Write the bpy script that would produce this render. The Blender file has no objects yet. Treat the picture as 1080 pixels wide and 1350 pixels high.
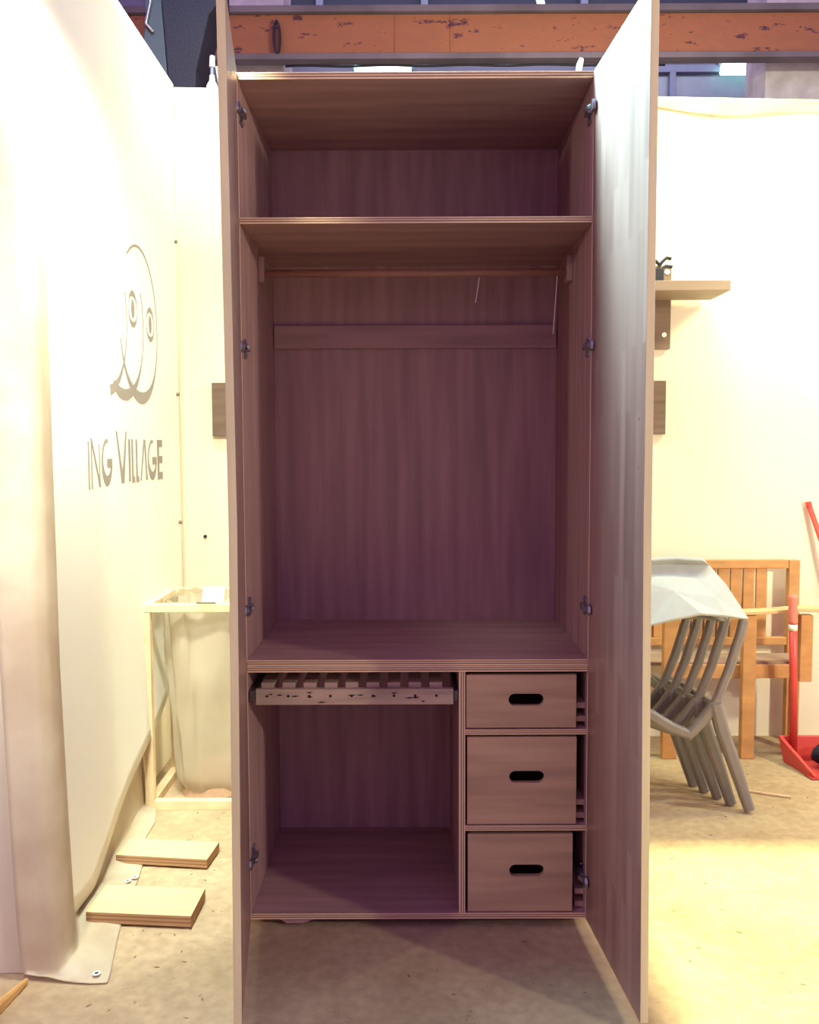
import bpy, bmesh, math, random
from mathutils import Vector, Matrix, noise as mnoise
random.seed(7)
C = bpy.context.scene.collection
S = bpy.context.scene

# ------------------------------------------------------------------ camera
cam = bpy.data.objects.new('camera', bpy.data.cameras.new('camera'))
C.objects.link(cam)
P_, Y_, R_ = .072, -.002, -.004
fwd = Vector((math.sin(Y_)*math.cos(P_), math.cos(Y_)*math.cos(P_), -math.sin(P_)))
rt = Vector((math.cos(Y_), -math.sin(Y_), 0)); up = rt.cross(fwd)
r2 = math.cos(R_)*rt + math.sin(R_)*up; u2 = -math.sin(R_)*rt + math.cos(R_)*up
M = Matrix((r2, u2, -fwd)).transposed().to_4x4()
M.translation = (.484, -2.635, 1.441)
cam.matrix_world = M
cam.data.sensor_fit = 'VERTICAL'; cam.data.sensor_height = 24
cam.data.lens = 24*1200/1350
cam.data.clip_start = .05
S.camera = cam

# ------------------------------------------------------------------ world
w = bpy.data.worlds.new('world'); S.world = w; w.use_nodes = True
bg = w.node_tree.nodes['Background']
bg.inputs[0].default_value = (.75, .42, 1.1, 1); bg.inputs[1].default_value = .58
S.view_settings.view_transform = 'Standard'; S.view_settings.look = 'None'
S.view_settings.gamma = 1; S.view_settings.exposure = 0
S.view_settings.use_curve_mapping = False

# ------------------------------------------------------------------ lights
def point(name, loc, power, col, size=.08):
    l = bpy.data.lights.new(name, 'POINT'); l.energy = power; l.color = col; l.shadow_soft_size = size
    o = bpy.data.objects.new(name, l); o.location = loc; C.objects.link(o); return o
def area(name, loc, target, power, col, sx, sy, spread=180):
    l = bpy.data.lights.new(name, 'AREA'); l.shape = 'RECTANGLE'; l.size = sx; l.size_y = sy
    l.energy = power; l.color = col; l.spread = math.radians(spread)
    o = bpy.data.objects.new(name, l); o.location = loc
    o.rotation_euler = (Vector(target)-Vector(loc)).to_track_quat('-Z', 'Y').to_euler()
    C.objects.link(o); return o
WARM = (.97, 1, .58)
COOL = (.62, .95, 1)
point('floodlight_right', (5.0, -3.5, 2.8), 400, (1, .9, .75), .10)
point('work_lamp_low_right', (3.0, .3, 1.3), 80, (1, .95, .66), .06)
point('floodlight_left', (-3.9, -4.2, 2.8), 190, (1, .9, .75), .10)
area('work_lamp_left', (-.15, -.35, 2.80), (-.57, .30, 1.62), 33, (.95, 1, .84), .2, .2, 95)
area('post_fill_light', (-.42, -1.50, 3.0), (-.62, -.40, 1.5), 5.5, (1, 1, .92), .15, .15, 34)  # unseen light added to brighten the front of the post
area('door_fill_light', (.35, .24, 3.15), (1.03, -.25, 2.2), 54, (.43, .82, .95), .5, .06, 96)  # unseen cool light added to brighten the right door's inner face
area('work_lamp_wall_left', (-.25, 1.15, 3.45), (-.35, 1.80, 2.3), 14, WARM, .3, .2)
area('work_lamp_right', (2.65, 1.1, 2.80), (2.1, 1.80, 2.1), 22, WARM, .3, .3, 150)
area('work_lamp_wall_right', (1.6, 1.1, 3.6), (1.7, 1.80, 2.4), 46, WARM, .6, .2)
area('overhead_lamp_floor', (1.9, -.60, 3.6), (1.9, -.60, 0), 300, WARM, .035, .035, 150)
area('hall_tubes_overhead', (-.45, .53, 4.6), (.4, .0, 1.0), 95, (.58, .84, 1), .9, .16)
area('hall_tubes_rear', (1.5, 5.2, 5.8), (1.5, 7.0, 4.5), 62, (.82, .90, 1), 5, .5)
area('hall_tubes_beam', (1.5, 2.9, 3.7), (1.4, 4.0, 4.3), 11, (1, .82, .66), 3.2, .3)

# ------------------------------------------------------------------ materials
def newmat(name):
    m = bpy.data.materials.new(name); m.use_nodes = True
    nt = m.node_tree; return m, nt, nt.nodes['Principled BSDF']
def N(nt, t, **k):
    n = nt.nodes.new(t)
    for a, b in k.items():
        if a in n.inputs.keys(): n.inputs[a].default_value = b
        else: setattr(n, a, b)
    return n
def rgb(r, g, b): # sRGB 0-255
    f = lambda c: c/255/12.92 if c/255 <= .04045 else ((c/255+.055)/1.055)**2.4
    return (f(r), f(g), f(b), 1)
def mul(c, k): return (c[0]*k, c[1]*k, c[2]*k, 1)
def noisy(name, col, var=.12, scale=(5, 5, 5), rough=.7, bump=.0, detail=4, col2=None, nscale=1, metallic=0, spec=.3):
    m, nt, b = newmat(name)
    tc = N(nt, 'ShaderNodeTexCoord'); mp = N(nt, 'ShaderNodeMapping'); mp.inputs['Scale'].default_value = scale
    nz = N(nt, 'ShaderNodeTexNoise'); nz.inputs['Scale'].default_value = nscale; nz.inputs['Detail'].default_value = detail
    cr = N(nt, 'ShaderNodeValToRGB')
    cr.color_ramp.elements[0].position = .32; cr.color_ramp.elements[1].position = .68
    cr.color_ramp.elements[0].color = col2 if col2 else mul(col, 1-var)
    cr.color_ramp.elements[1].color = col if col2 else mul(col, 1+var)
    L = nt.links.new
    L(tc.outputs['Object'], mp.inputs[0]); L(mp.outputs[0], nz.inputs['Vector']); L(nz.outputs[0], cr.inputs[0])
    L(cr.outputs[0], b.inputs['Base Color'])
    b.inputs['Roughness'].default_value = rough; b.inputs['Metallic'].default_value = metallic
    b.inputs['Specular IOR Level'].default_value = spec
    if bump:
        bp = N(nt, 'ShaderNodeBump'); bp.inputs['Strength'].default_value = bump; bp.inputs['Distance'].default_value = .004
        L(nz.outputs[0], bp.inputs['Height']); L(bp.outputs[0], b.inputs['Normal'])
    return m
def plain(name, col, rough=.5, metallic=0, spec=.5):
    return noisy(name, col, .05, (9, 9, 9), rough, 0, 2, None, 1, metallic, spec)

WOOD = (.44, .27, .235, 1)
wood_v = noisy('oak_plywood_vertical_grain', WOOD, .16, (26, 26, 1.6), .62, .15)
wood_h = noisy('oak_plywood_horizontal_grain', WOOD, .16, (1.8, 20, 26), .6, .15)
drawer_m = noisy('laminated_oak_drawer_front', (.50, .335, .20, 1), .16, (2.2, 18, 28), .55, .1)
slat_m = noisy('weathered_rack_wood', (.50, .38, .26, 1), .2, (4, 20, 30), .7)
pine = noisy('raw_pine', (.74, .56, .33, 1), .13, (12, 12, 12), .7)
ply_top = noisy('birch_plywood_face', (.72, .52, .27, 1), .07, (6, 22, 6), .6)
plank_m = noisy('dark_plank', (.17, .11, .075, 1), .2, (3, 3, 30), .7)
orange_wood = noisy('orange_teak', (.52, .26, .09, 1), .15, (9, 9, 20), .5)
steel = plain('nickel_hinge_steel', (.40, .38, .40, 1), .35, .9)
black = plain('black_plastic', (.02, .02, .024, 1), .5)
red = plain('red_plastic', (.62, .06, .045, 1), .45)
shell_m = noisy('grey_shell_painted_light', (.46, .50, .46, 1), .04, (20, 20, 20), .4, 0)  # paler than the legs: strong light from above put into the colour
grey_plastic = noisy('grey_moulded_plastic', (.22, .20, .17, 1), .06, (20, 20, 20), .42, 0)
white_plastic = plain('white_plastic', (.85, .82, .7, 1), .5)
wall_m = noisy('white_sheeted_wall', (.80, .73, .54, 1), .03, (2, 2, 1), .85, .1)
print_grey = plain('grey_print', (.26, .23, .19, 1), .8)
hole_m = plain('dark_hole', (.01, .008, .01, 1), .9)
sawdust = noisy('sawdust', (.50, .32, .19, 1), .12, (40, 40, 40), .95, .5)
concrete_old = noisy('old_concrete', (.78, .78, .70, 1), .25, (5, 5, 5), .9, .5, 8)
ledge_m = noisy('dusty_grey_steel', (.20, .18, .18, 1), .2, (3, 3, 3), .8)
hall_m = noisy('dim_hall_plaster', (.20, .20, .26, 1), .25, (1.2, 1, 1.2), .9)
frame_m = plain('grey_blue_frame_paint', (.22, .24, .34, 1), .6)
mesh_m = noisy('black_speaker_mesh', (.022, .018, .035, 1), .35, (160, 160, 160), .8, .3, 1)
mesh_side = plain('scuffed_black_side', (.05, .055, .08, 1), .6)

def ply_edge(name, light, dark):
    m, nt, b = newmat(name)
    uv = N(nt, 'ShaderNodeTexCoord'); sp = N(nt, 'ShaderNodeSeparateXYZ'); cr = N(nt, 'ShaderNodeValToRGB')
    e = cr.color_ramp; e.interpolation = 'LINEAR'
    st = [(0, light), (.24, light), (.30, dark), (.42, dark), (.48, light), (.60, light), (.66, dark), (.76, dark), (.82, light), (1, light)]
    e.elements[0].position = 0; e.elements[0].color = light; e.elements[1].position = 1; e.elements[1].color = light
    for p, c in st[1:-1]:
        x = e.elements.new(p); x.color = c
    L = nt.links.new
    L(uv.outputs['UV'], sp.inputs[0]); L(sp.outputs['Y'], cr.inputs[0]); L(cr.outputs[0], b.inputs['Base Color'])
    b.inputs['Roughness'].default_value = .7; b.inputs['Specular IOR Level'].default_value = .2
    return m
ply = ply_edge('plywood_edge_layers', (.82, .60, .36, 1), (.24, .13, .09, 1))
ply_board = ply_edge('plywood_board_edge', (.46, .28, .14, 1), (.30, .16, .08, 1))

def laminated():
    m, nt, b = newmat('finger_jointed_door_panel')
    tc = N(nt, 'ShaderNodeTexCoord'); sp = N(nt, 'ShaderNodeSeparateXYZ'); cb = N(nt, 'ShaderNodeCombineXYZ')
    br = N(nt, 'ShaderNodeTexBrick'); L = nt.links.new
    L(tc.outputs['Object'], sp.inputs[0]); L(sp.outputs['Z'], cb.inputs['X']); L(sp.outputs['Y'], cb.inputs['Y'])
    L(cb.outputs[0], br.inputs['Vector'])
    br.inputs['Scale'].default_value = 1; br.inputs['Brick Width'].default_value = .42; br.inputs['Row Height'].default_value = .043
    br.inputs['Mortar Size'].default_value = .0006; br.offset = .37
    br.inputs['Color1'].default_value = (.43, .27, .21, 1); br.inputs['Color2'].default_value = (.32, .185, .145, 1)
    br.inputs['Mortar'].default_value = (.36, .22, .14, 1)
    mp = N(nt, 'ShaderNodeMapping'); mp.inputs['Scale'].default_value = (30, 30, 1.4)
    nz = N(nt, 'ShaderNodeTexNoise'); nz.inputs['Scale'].default_value = 1; nz.inputs['Detail'].default_value = 4
    L(tc.outputs['Object'], mp.inputs[0]); L(mp.outputs[0], nz.inputs['Vector'])
    mr = N(nt, 'ShaderNodeMapRange'); mr.inputs['From Min'].default_value = .3; mr.inputs['From Max'].default_value = .7
    mr.inputs['To Min'].default_value = .86; mr.inputs['To Max'].default_value = 1.12
    L(nz.outputs[0], mr.inputs[0])
    mx = N(nt, 'ShaderNodeVectorMath', operation='SCALE')
    L(br.outputs['Color'], mx.inputs[0]); L(mr.outputs[0], mx.inputs['Scale']); L(mx.outputs[0], b.inputs['Base Color'])
    b.inputs['Roughness'].default_value = .40; b.inputs['Coat Weight'].default_value = .5; b.inputs['Coat Roughness'].default_value = .32
    return m
door_m = laminated()

def floor_mat():
    m, nt, b = newmat('dusty_concrete_floor'); L = nt.links.new
    tc = N(nt, 'ShaderNodeTexCoord')
    n1 = N(nt, 'ShaderNodeTexNoise'); n1.inputs['Scale'].default_value = 2.2; n1.inputs['Detail'].default_value = 8; n1.inputs['Roughness'].default_value = .65
    n2 = N(nt, 'ShaderNodeTexNoise'); n2.inputs['Scale'].default_value = 30; n2.inputs['Detail'].default_value = 5
    n3 = N(nt, 'ShaderNodeTexNoise'); n3.inputs['Scale'].default_value = 9; n3.inputs['Detail'].default_value = 10; n3.inputs['Roughness'].default_value = .75
    for n in (n1, n2, n3): L(tc.outputs['Object'], n.inputs['Vector'])
    c1 = N(nt, 'ShaderNodeValToRGB'); c1.color_ramp.elements[0].position = .35; c1.color_ramp.elements[1].position = .65
    c1.color_ramp.elements[0].color = (.37, .27, .15, 1); c1.color_ramp.elements[1].color = (.50, .385, .225, 1)
    L(n1.outputs[0], c1.inputs[0])
    c2 = N(nt, 'ShaderNodeMapRange'); c2.inputs['From Min'].default_value = .3; c2.inputs['From Max'].default_value = .7
    c2.inputs['To Min'].default_value = .88; c2.inputs['To Max'].default_value = 1.12
    L(n2.outputs[0], c2.inputs[0])
    c3 = N(nt, 'ShaderNodeMapRange'); c3.inputs['From Min'].default_value = .30; c3.inputs['From Max'].default_value = .38
    c3.inputs['To Min'].default_value = .55; c3.inputs['To Max'].default_value = 1
    L(n3.outputs[0], c3.inputs[0])
    a = N(nt, 'ShaderNodeVectorMath', operation='SCALE'); L(c1.outputs[0], a.inputs[0]); L(c2.outputs[0], a.inputs['Scale'])
    a2 = N(nt, 'ShaderNodeVectorMath', operation='SCALE'); L(a.outputs[0], a2.inputs[0]); L(c3.outputs[0], a2.inputs['Scale'])
    L(a2.outputs[0], b.inputs['Base Color'])
    b.inputs['Roughness'].default_value = .8; b.inputs['Specular IOR Level'].default_value = .25
    bp = N(nt, 'ShaderNodeBump'); bp.inputs['Strength'].default_value = .5; bp.inputs['Distance'].default_value = .004
    L(n3.outputs[0], bp.inputs['Height']); L(bp.outputs[0], b.inputs['Normal'])
    return m
floor_m = floor_mat()

def sheet_mat(name, col, trans, dirt=0, dirtcol=(.5, .36, .22, 1), top=None):
    m, nt, b = newmat(name); L = nt.links.new
    tc = N(nt, 'ShaderNodeTexCoord'); nz = N(nt, 'ShaderNodeTexNoise'); nz.inputs['Scale'].default_value = 5; nz.inputs['Detail'].default_value = 6
    L(tc.outputs['Object'], nz.inputs['Vector'])
    cr = N(nt, 'ShaderNodeValToRGB'); cr.color_ramp.elements[0].position = .38; cr.color_ramp.elements[1].position = .60
    cr.color_ramp.elements[0].color = col; k = dirt
    cr.color_ramp.elements[1].color = tuple(col[i]*(1-k)+dirtcol[i]*k for i in range(3))+(1,)
    L(nz.outputs[0], cr.inputs[0]); L(cr.outputs[0], b.inputs['Base Color']); b.inputs['Roughness'].default_value = .55
    out = nt.nodes['Material Output']
    tl = N(nt, 'ShaderNodeBsdfTranslucent'); L(cr.outputs[0], tl.inputs[0])
    tp = N(nt, 'ShaderNodeBsdfTransparent')
    m1 = N(nt, 'ShaderNodeMixShader'); m1.inputs[0].default_value = .25 if trans else .12
    L(b.outputs[0], m1.inputs[1]); L(tl.outputs[0], m1.inputs[2])
    m2 = N(nt, 'ShaderNodeMixShader'); m2.inputs[0].default_value = trans
    L(m1.outputs[0], m2.inputs[1]); L(tp.outputs[0], m2.inputs[2]); L(m2.outputs[0], out.inputs[0])
    return m
banner_m = sheet_mat('white_vinyl', (.86, .85, .74, 1), 0)
drop_m = sheet_mat('dusty_translucent_sheet', (.76, .67, .48, 1), .22, .45)
bag_m = sheet_mat('clear_bag_film', (.62, .57, .42, 1), .36, .2)
clear_m = sheet_mat('pale_clear_plastic', (.8, .76, .62, 1), .35)

def orange_mat():
    m, nt, b = newmat('chipped_orange_paint'); L = nt.links.new
    tc = N(nt, 'ShaderNodeTexCoord'); mp = N(nt, 'ShaderNodeMapping'); mp.inputs['Scale'].default_value = (5, 5, 13)
    nz = N(nt, 'ShaderNodeTexNoise'); nz.inputs['Scale'].default_value = 1.3; nz.inputs['Detail'].default_value = 9; nz.inputs['Roughness'].default_value = .7
    L(tc.outputs['Object'], mp.inputs[0]); L(mp.outputs[0], nz.inputs['Vector'])
    cr = N(nt, 'ShaderNodeValToRGB'); cr.color_ramp.elements[0].position = .375; cr.color_ramp.elements[1].position = .41
    cr.color_ramp.elements[0].color = (.10, .04, .05, 1); cr.color_ramp.elements[1].color = (.42, .165, .06, 1)
    x = cr.color_ramp.elements.new(.7); x.color = (.36, .15, .065, 1)
    L(nz.outputs[0], cr.inputs[0]); L(cr.outputs[0], b.inputs['Base Color']); b.inputs['Roughness'].default_value = .6
    return m
orange_m = orange_mat()
def emit(name, col, s):
    m, nt, b = newmat(name)
    b.inputs['Base Color'].default_value = (.8, .8, .8, 1)
    b.inputs['Emission Color'].default_value = col; b.inputs['Emission Strength'].default_value = s
    return m
tube_m = emit('fluorescent_tube_glow', (.55, 1, .92, 1), 3.2)
teal_glow_m = emit('teal_pane_and_strut_glow', (.10, .80, .72, 1), .55)

# ------------------------------------------------------------------ mesh helper
class MB:
    def __init__(s): s.bm = bmesh.new(); s.uv = s.bm.loops.layers.uv.new('UV')
    def face(s, vs, mi=0, uvs=None):
        try: f = s.bm.faces.new(vs)
        except ValueError: return None
        f.material_index = mi
        if uvs:
            for l, q in zip(f.loops, uvs): l[s.uv].uv = q
        return f
    def hexa(s, P, ply=None, bev=0):
        """8 points: bottom 4 ccw, top 4 ccw. Narrow faces get slot 1 when ply is a thickness"""
        v = [s.bm.verts.new(p) for p in P]
        for idx in ((3, 2, 1, 0), (4, 5, 6, 7), (0, 1, 5, 4), (1, 2, 6, 5), (2, 3, 7, 6), (3, 0, 4, 7)):
            q = [v[i] for i in idx]
            a = (q[1].co-q[0].co).length; b = (q[2].co-q[1].co).length
            uvs = [(0, 0), (1, 0), (1, 1), (0, 1)] if a >= b else [(0, 0), (0, 1), (1, 1), (1, 0)]
            s.face(q, 1 if ply and min(a, b) <= ply else 0, uvs)
        return v
    def box(s, x0, x1, y0, y1, z0, z1, ply=None):
        return s.hexa([(x0, y0, z0), (x1, y0, z0), (x1, y1, z0), (x0, y1, z0),
                       (x0, y0, z1), (x1, y0, z1), (x1, y1, z1), (x0, y1, z1)], ply)
    def tube(s, pts, r, n=10, cap=True, sq=None):
        """round tube along points; sq=(w,h) makes a flat bar"""
        pts = [Vector(p) for p in pts]; rings = []
        rr = r if isinstance(r, (list, tuple)) else [r]*len(pts)
        for i, p in enumerate(pts):
            d = (pts[min(i+1, len(pts)-1)]-pts[max(i-1, 0)]).normalized()
            a = d.cross(Vector((0, 1, 0)) if abs(d.y) < .9 else Vector((1, 0, 0))).normalized(); b = d.cross(a)
            if sq:
                k = [(1, .55), (.55, 1), (-.55, 1), (-1, .55), (-1, -.55), (-.55, -1), (.55, -1), (1, -.55)]
                rings.append([s.bm.verts.new(p+a*x*sq[0]/2*rr[i]+b*y*sq[1]/2*rr[i]) for x, y in k])
            else:
                rings.append([s.bm.verts.new(p+(a*math.cos(t*2*math.pi/n)+b*math.sin(t*2*math.pi/n))*rr[i]) for t in range(n)])
        m = len(rings[0])
        for i in range(len(rings)-1):
            for j in range(m):
                s.face([rings[i][j], rings[i][(j+1) % m], rings[i+1][(j+1) % m], rings[i+1][j]])
        if cap:
            s.face(rings[0][::-1]); s.face(rings[-1])
    def prism(s, poly, axis, a, b):
        """extrude 2D polygon along axis between a and b"""
        def mk(p, t):
            return {'x': (t, p[0], p[1]), 'y': (p[0], t, p[1]), 'z': (p[0], p[1], t)}[axis]
        A = [s.bm.verts.new(mk(p, a)) for p in poly]; B = [s.bm.verts.new(mk(p, b)) for p in poly]
        s.face(A[::-1]); s.face(B)
        n = len(poly)
        for i in range(n): s.face([A[i], A[(i+1) % n], B[(i+1) % n], B[i]], 0)
    def ring(s, outer, inner, axis, a, b):
        def mk(p, t):
            return {'x': (t, p[0], p[1]), 'y': (p[0], t, p[1]), 'z': (p[0], p[1], t)}[axis]
        n = len(outer)
        V = [[s.bm.verts.new(mk(p, t)) for p in L_] for L_ in (outer, inner) for t in (a, b)]
        oa, ob, ia, ib = V
        for i in range(n):
            j = (i+1) % n
            s.face([oa[i], oa[j], ia[j], ia[i]]); s.face([ob[j], ob[i], ib[i], ib[j]])
            s.face([oa[j], oa[i], ob[i], ob[j]]); s.face([ia[i], ia[j], ib[j], ib[i]])
    def grid(s, fn, nu, nv):
        V = [[s.bm.verts.new(fn(i/nu, j/nv)) for j in range(nv+1)] for i in range(nu+1)]
        for i in range(nu):
            for j in range(nv): s.face([V[i][j], V[i+1][j], V[i+1][j+1], V[i][j+1]])
        return V
    def build(s, name, mats, parent=None, bevel=0, smooth=False, solid=0, loc=None):
        if not isinstance(mats, (list, tuple)): mats = [mats]
        off = Vector((0, 0, 0)); p = parent
        while p is not None: off += p.location; p = p.parent
        bmesh.ops.recalc_face_normals(s.bm, faces=s.bm.faces)
        base = Vector(loc) if loc else Vector((0, 0, 0))
        if parent is None and loc is None:
            cs = [v.co for v in s.bm.verts]
            base = Vector(((min(c.x for c in cs)+max(c.x for c in cs))/2, (min(c.y for c in cs)+max(c.y for c in cs))/2, min(c.z for c in cs)))
        for v in s.bm.verts: v.co -= off+base
        me = bpy.data.meshes.new(name); s.bm.to_mesh(me); s.bm.free()
        for m in mats: me.materials.append(m)
        if smooth:
            for f in me.polygons: f.use_smooth = True
        o = bpy.data.objects.new(name, me); o.location = base; C.objects.link(o); o.parent = parent
        if solid:
            m = o.modifiers.new('thickness', 'SOLIDIFY'); m.thickness = solid; m.offset = 0
        if bevel:
            m = o.modifiers.new('bevel', 'BEVEL'); m.width = bevel; m.segments = 2; m.limit_method = 'ANGLE'
        return o
def tag(o, label=None, cat=None, group=None, kind=None):
    if label: o['label'] = label
    if cat: o['category'] = cat
    if group: o['group'] = group
    if kind: o['kind'] = kind
    return o
def thing(name, loc, label, cat, group=None):
    o = bpy.data.objects.new(name, None); o.location = loc; o.empty_display_size = .05; C.objects.link(o)
    return tag(o, label, cat, group)
def bx(name, mat, parent, *c, ply=None, bevel=.0012):
    m = MB(); m.box(*c, ply=ply); return m.build(name, mat, parent, bevel)
W2 = [wood_h, ply]; V2 = [wood_v, ply]

# ================================================================== setting
m = MB(); m.box(-6, 8, -6, 9, -.1, 0)
tag(m.build('floor', floor_m), 'dusty tan concrete workshop floor', kind='structure')
m = MB(); m.box(-.75, -.64, -.095, 1.80, 0, 3.06)
wl = tag(m.build('wall_left', wall_m), 'white partition wall behind the printed banner', kind='structure')
m = MB()
m.hexa([(-.75, 1.80, 0), (4.4, 1.80, 0), (4.4, 1.92, 0), (-.75, 1.92, 0), (-.75, 1.80, 3.142), (4.4, 1.80, 3.022), (4.4, 1.92, 3.022), (-.75, 1.92, 3.142)])
tag(m.build('wall_back', wall_m), 'white sheeted back partition wall behind the wardrobe', kind='structure')
# rumpled top hem on back wall; its tan paints in the shade there
def hem(u, v):
    x = .9+u*3.2; z = 3.125-.0234*(x+.6)+.006*math.sin(x*9) - v*(.045+.05*u+.012*math.sin(x*7))
    return (x, 1.790-.006*math.sin(x*23+v*3)-.002, z)
m = MB(); m.grid(hem, 60, 4)
hm = noisy('hem_painted_shade', (.50, .40, .26, 1), .2, (4, 4, 9), .8)  # darker tan stands in for shade along the wall's top edge
tag(m.build('trim_1', hm, solid=.004, smooth=True), 'tan hem along the top of the back wall, shade put into its colour', kind='structure')
# wall hall far
m = MB(); m.box(-5, 11, 7.0, 7.2, 0, 9)
tag(m.build('wall_rear_hall', hall_m), 'dim blue-grey wall of the hall beyond', kind='structure')

# unseen dark box added to cut the floor light to a straight edge
g = None
def add_light_blocker():
    g = thing('light_blocker', (1.9, -.6, 3.2), 'unseen dark square box added high above the right side of the floor to block light', 'light blocker')
    dk = newmat('blocker_dark')[0]; dk.node_tree.nodes['Principled BSDF'].inputs['Base Color'].default_value = (.03, .03, .03, 1)
    for c in ((1.745, 2.55, -.377, -.367, 2.9, 3.75), (1.745, 2.55, -1.2, -1.19, 2.9, 3.75), (1.745, 1.755, -1.2, -.367, 2.9, 3.75), (2.54, 2.55, -1.2, -.367, 2.9, 3.75), (1.745, 2.55, -1.2, -.367, 3.75, 3.76)):
        m = MB(); m.box(*c); m.build('blocker_side', dk, g)
    m = MB(); m.tube([(1.9, -.6, 3.62), (1.9, -.6, 3.75)], .02, 10); m.build('blocker_stub', dk, g)
    m = MB(); m.tube([(1.9, -.8, 3.76), (1.9, -.8, 7)], .012, 8); m.build('blocker_rod', dk, g)
add_light_blocker()

# ------------------------------------------------------------------ hall beyond
def hall():
    g = thing('crane_beam', (1.3, 4.1, 4.1), 'orange painted steel beam with chipped paint running across above walls', 'beam')
    m = MB(); m.box(-3, 7, 4.0, 4.03, 4.195, 4.47); m.build('beam_web', orange_m, g)
    m = MB(); m.box(-3, 7, 3.96, 4.25, 4.475, 4.52); m.build('top_flange', ledge_m, g, .004)
    m = MB(); m.box(-3, 7, 3.95, 4.06, 4.150, 4.19); m.build('bottom_flange', ledge_m, g, .004)
    for x in (.38, .77, -1.4, 2.15, 4.4):
        bx('seam_plate', orange_m, g, x, x+.012, 3.992, 4.0, 4.197, 4.468)
    m = MB(); n = 16
    o_ = [(-.445+.030*math.cos(t*2*math.pi/n), 4.30+.12*math.sin(t*2*math.pi/n)) for t in range(n)]
    i_ = [(-.445+.014*math.cos(t*2*math.pi/n), 4.30+.098*math.sin(t*2*math.pi/n)) for t in range(n)]
    m.ring(o_, i_, 'y', 3.95, 3.975)
    tag(m.build('lifting_ring', black, g), 'dark oval ring hanging on the beam')
    for x0, x1, lb in ((-.86, -.44, 'rough concrete column behind the beam above the left door'), (3.12, 3.60, 'pale stained concrete column behind the beam at upper right')):
        def side(u, v, x0=x0, x1=x1):
            return None
        m = MB()
        rings = []
        for k in range(28):
            z = k*.25; q = []
            for (px, py) in ((x0, 4.32), (x1, 4.32), (x1, 4.72), (x0, 4.72)):
                j = mnoise.noise(Vector((px*3, py*2, z*4)))*.02
                q.append(m.bm.verts.new((px+j, py+j*.5, z)))
            rings.append(q)
        for a, b in zip(rings, rings[1:]):
            for i in range(4): m.face([a[i], a[(i+1) % 4], b[(i+1) % 4], b[i]])
        m.face(rings[0][::-1]); m.face(rings[-1])
        tag(m.build('concrete_column', concrete_old), lb, 'column')
    c = MB()
    def rough(u, v):
        x = 3.62+u*1.6; z = 3.4+v*1.9
        return (x, 4.5+.06*mnoise.noise(Vector((x*3, 0, z*3)))-.1*v, z)
    c.grid(rough, 14, 16)
    tag(c.build('stone_pier', noisy('rough_tan_stone', (.70, .58, .46, 1), .3, (6, 6, 6), .9, .6, 8), solid=.1), 'rough tan plastered pier right of the pale column', 'pier')
    # window frame behind
    g = thing('hall_window', (2.7, 6.9, 3.9), 'grey-blue framed internal window beyond the wall at upper right', 'window')
    bx('frame_rail', frame_m, g, 2.2, 4.3, 6.80, 7.0, 5.18, 5.25)
    bx('frame_rail', frame_m, g, 2.2, 4.3, 6.80, 7.0, 4.1, 4.2)
    for x in (2.25, 3.1, 4.2): bx('frame_post', frame_m, g, x, x+.06, 6.80, 7.0, 4.2, 5.18)
    bx('pane', plain('dull_lavender_glass', (.22, .24, .31, 1), .3), g, 2.25, 4.3, 6.86, 6.89, 4.15, 5.2)
    g = thing('hall_window', (1, 6.9, 5.3), 'row of dark window openings with pale sill above the orange beam', 'window')
    bx('sill', frame_m, g, -1.4, 4.0, 6.78, 7.0, 5.60, 5.70)
    for x in (-.45, .6, 2.2, 3.9): bx('frame_post', frame_m, g, x, x+.07, 6.80, 7.0, 5.70, 7.2)
    bx('lit_pane', teal_glow_m, g, 1.15, 1.98, 6.86, 6.90, 5.72, 5.86)
    bx('shade_pane', plain('dark_opening', (.03, .035, .06, 1), .5), g, -1.4, 4.0, 6.885, 6.905, 5.70, 7.2)
    # tubes
    def tube(x0, x1, y, z, lb, r=.05):
        g = thing('fluorescent_light', ((x0+x1)/2, y, z), lb, 'ceiling light', 'lit fluorescent lights in the hall')
        bx('housing', frame_m, g, x0-.03, x1+.03, y-.04, 7.0, z+r, z+r+.05)
        for dy in (-.03, .03):
            m = MB(); m.tube([(x0, y+dy, z), (x1, y+dy, z)], r, 12); m.build('tube', tube_m, g, smooth=True)
    tube(3.60, 4.03, 6.74, 5.185, 'glowing teal-white light beyond wall at upper right')
    tube(-.065, .50, 6.74, 5.17, 'glowing white light just above wardrobe top', .05)
    g = thing('roof_strut', (1.6, 6.0, 5.3), 'slanted strut at the top of the frame, teal light on it put in as a glow', 'strut')
    m = MB(); m.tube([(1.66, 6.0, 5.42), (1.58, 6.0, 5.9)], .045, sq=(1, 1)); 
    m = MB(); m.tube([(1.70, 6.0, 5.40), (1.60, 6.0, 5.9)], 1, sq=(.07, .05)); m.build('bar', teal_glow_m, g)  # strut glows: the teal light falling on it is put in as emission
    # cable runs under the beam
    m = MB(); pts = [(-.4+i*.1, 4.05, 4.141+.004*math.sin(i*1.1)) for i in range(28)]
    m.tube(pts, .008, 6)
    tag(m.build('cable_bundle', black, smooth=True), 'dark cables strung under the orange beam behind wardrobe top', 'cable')
hall()

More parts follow.
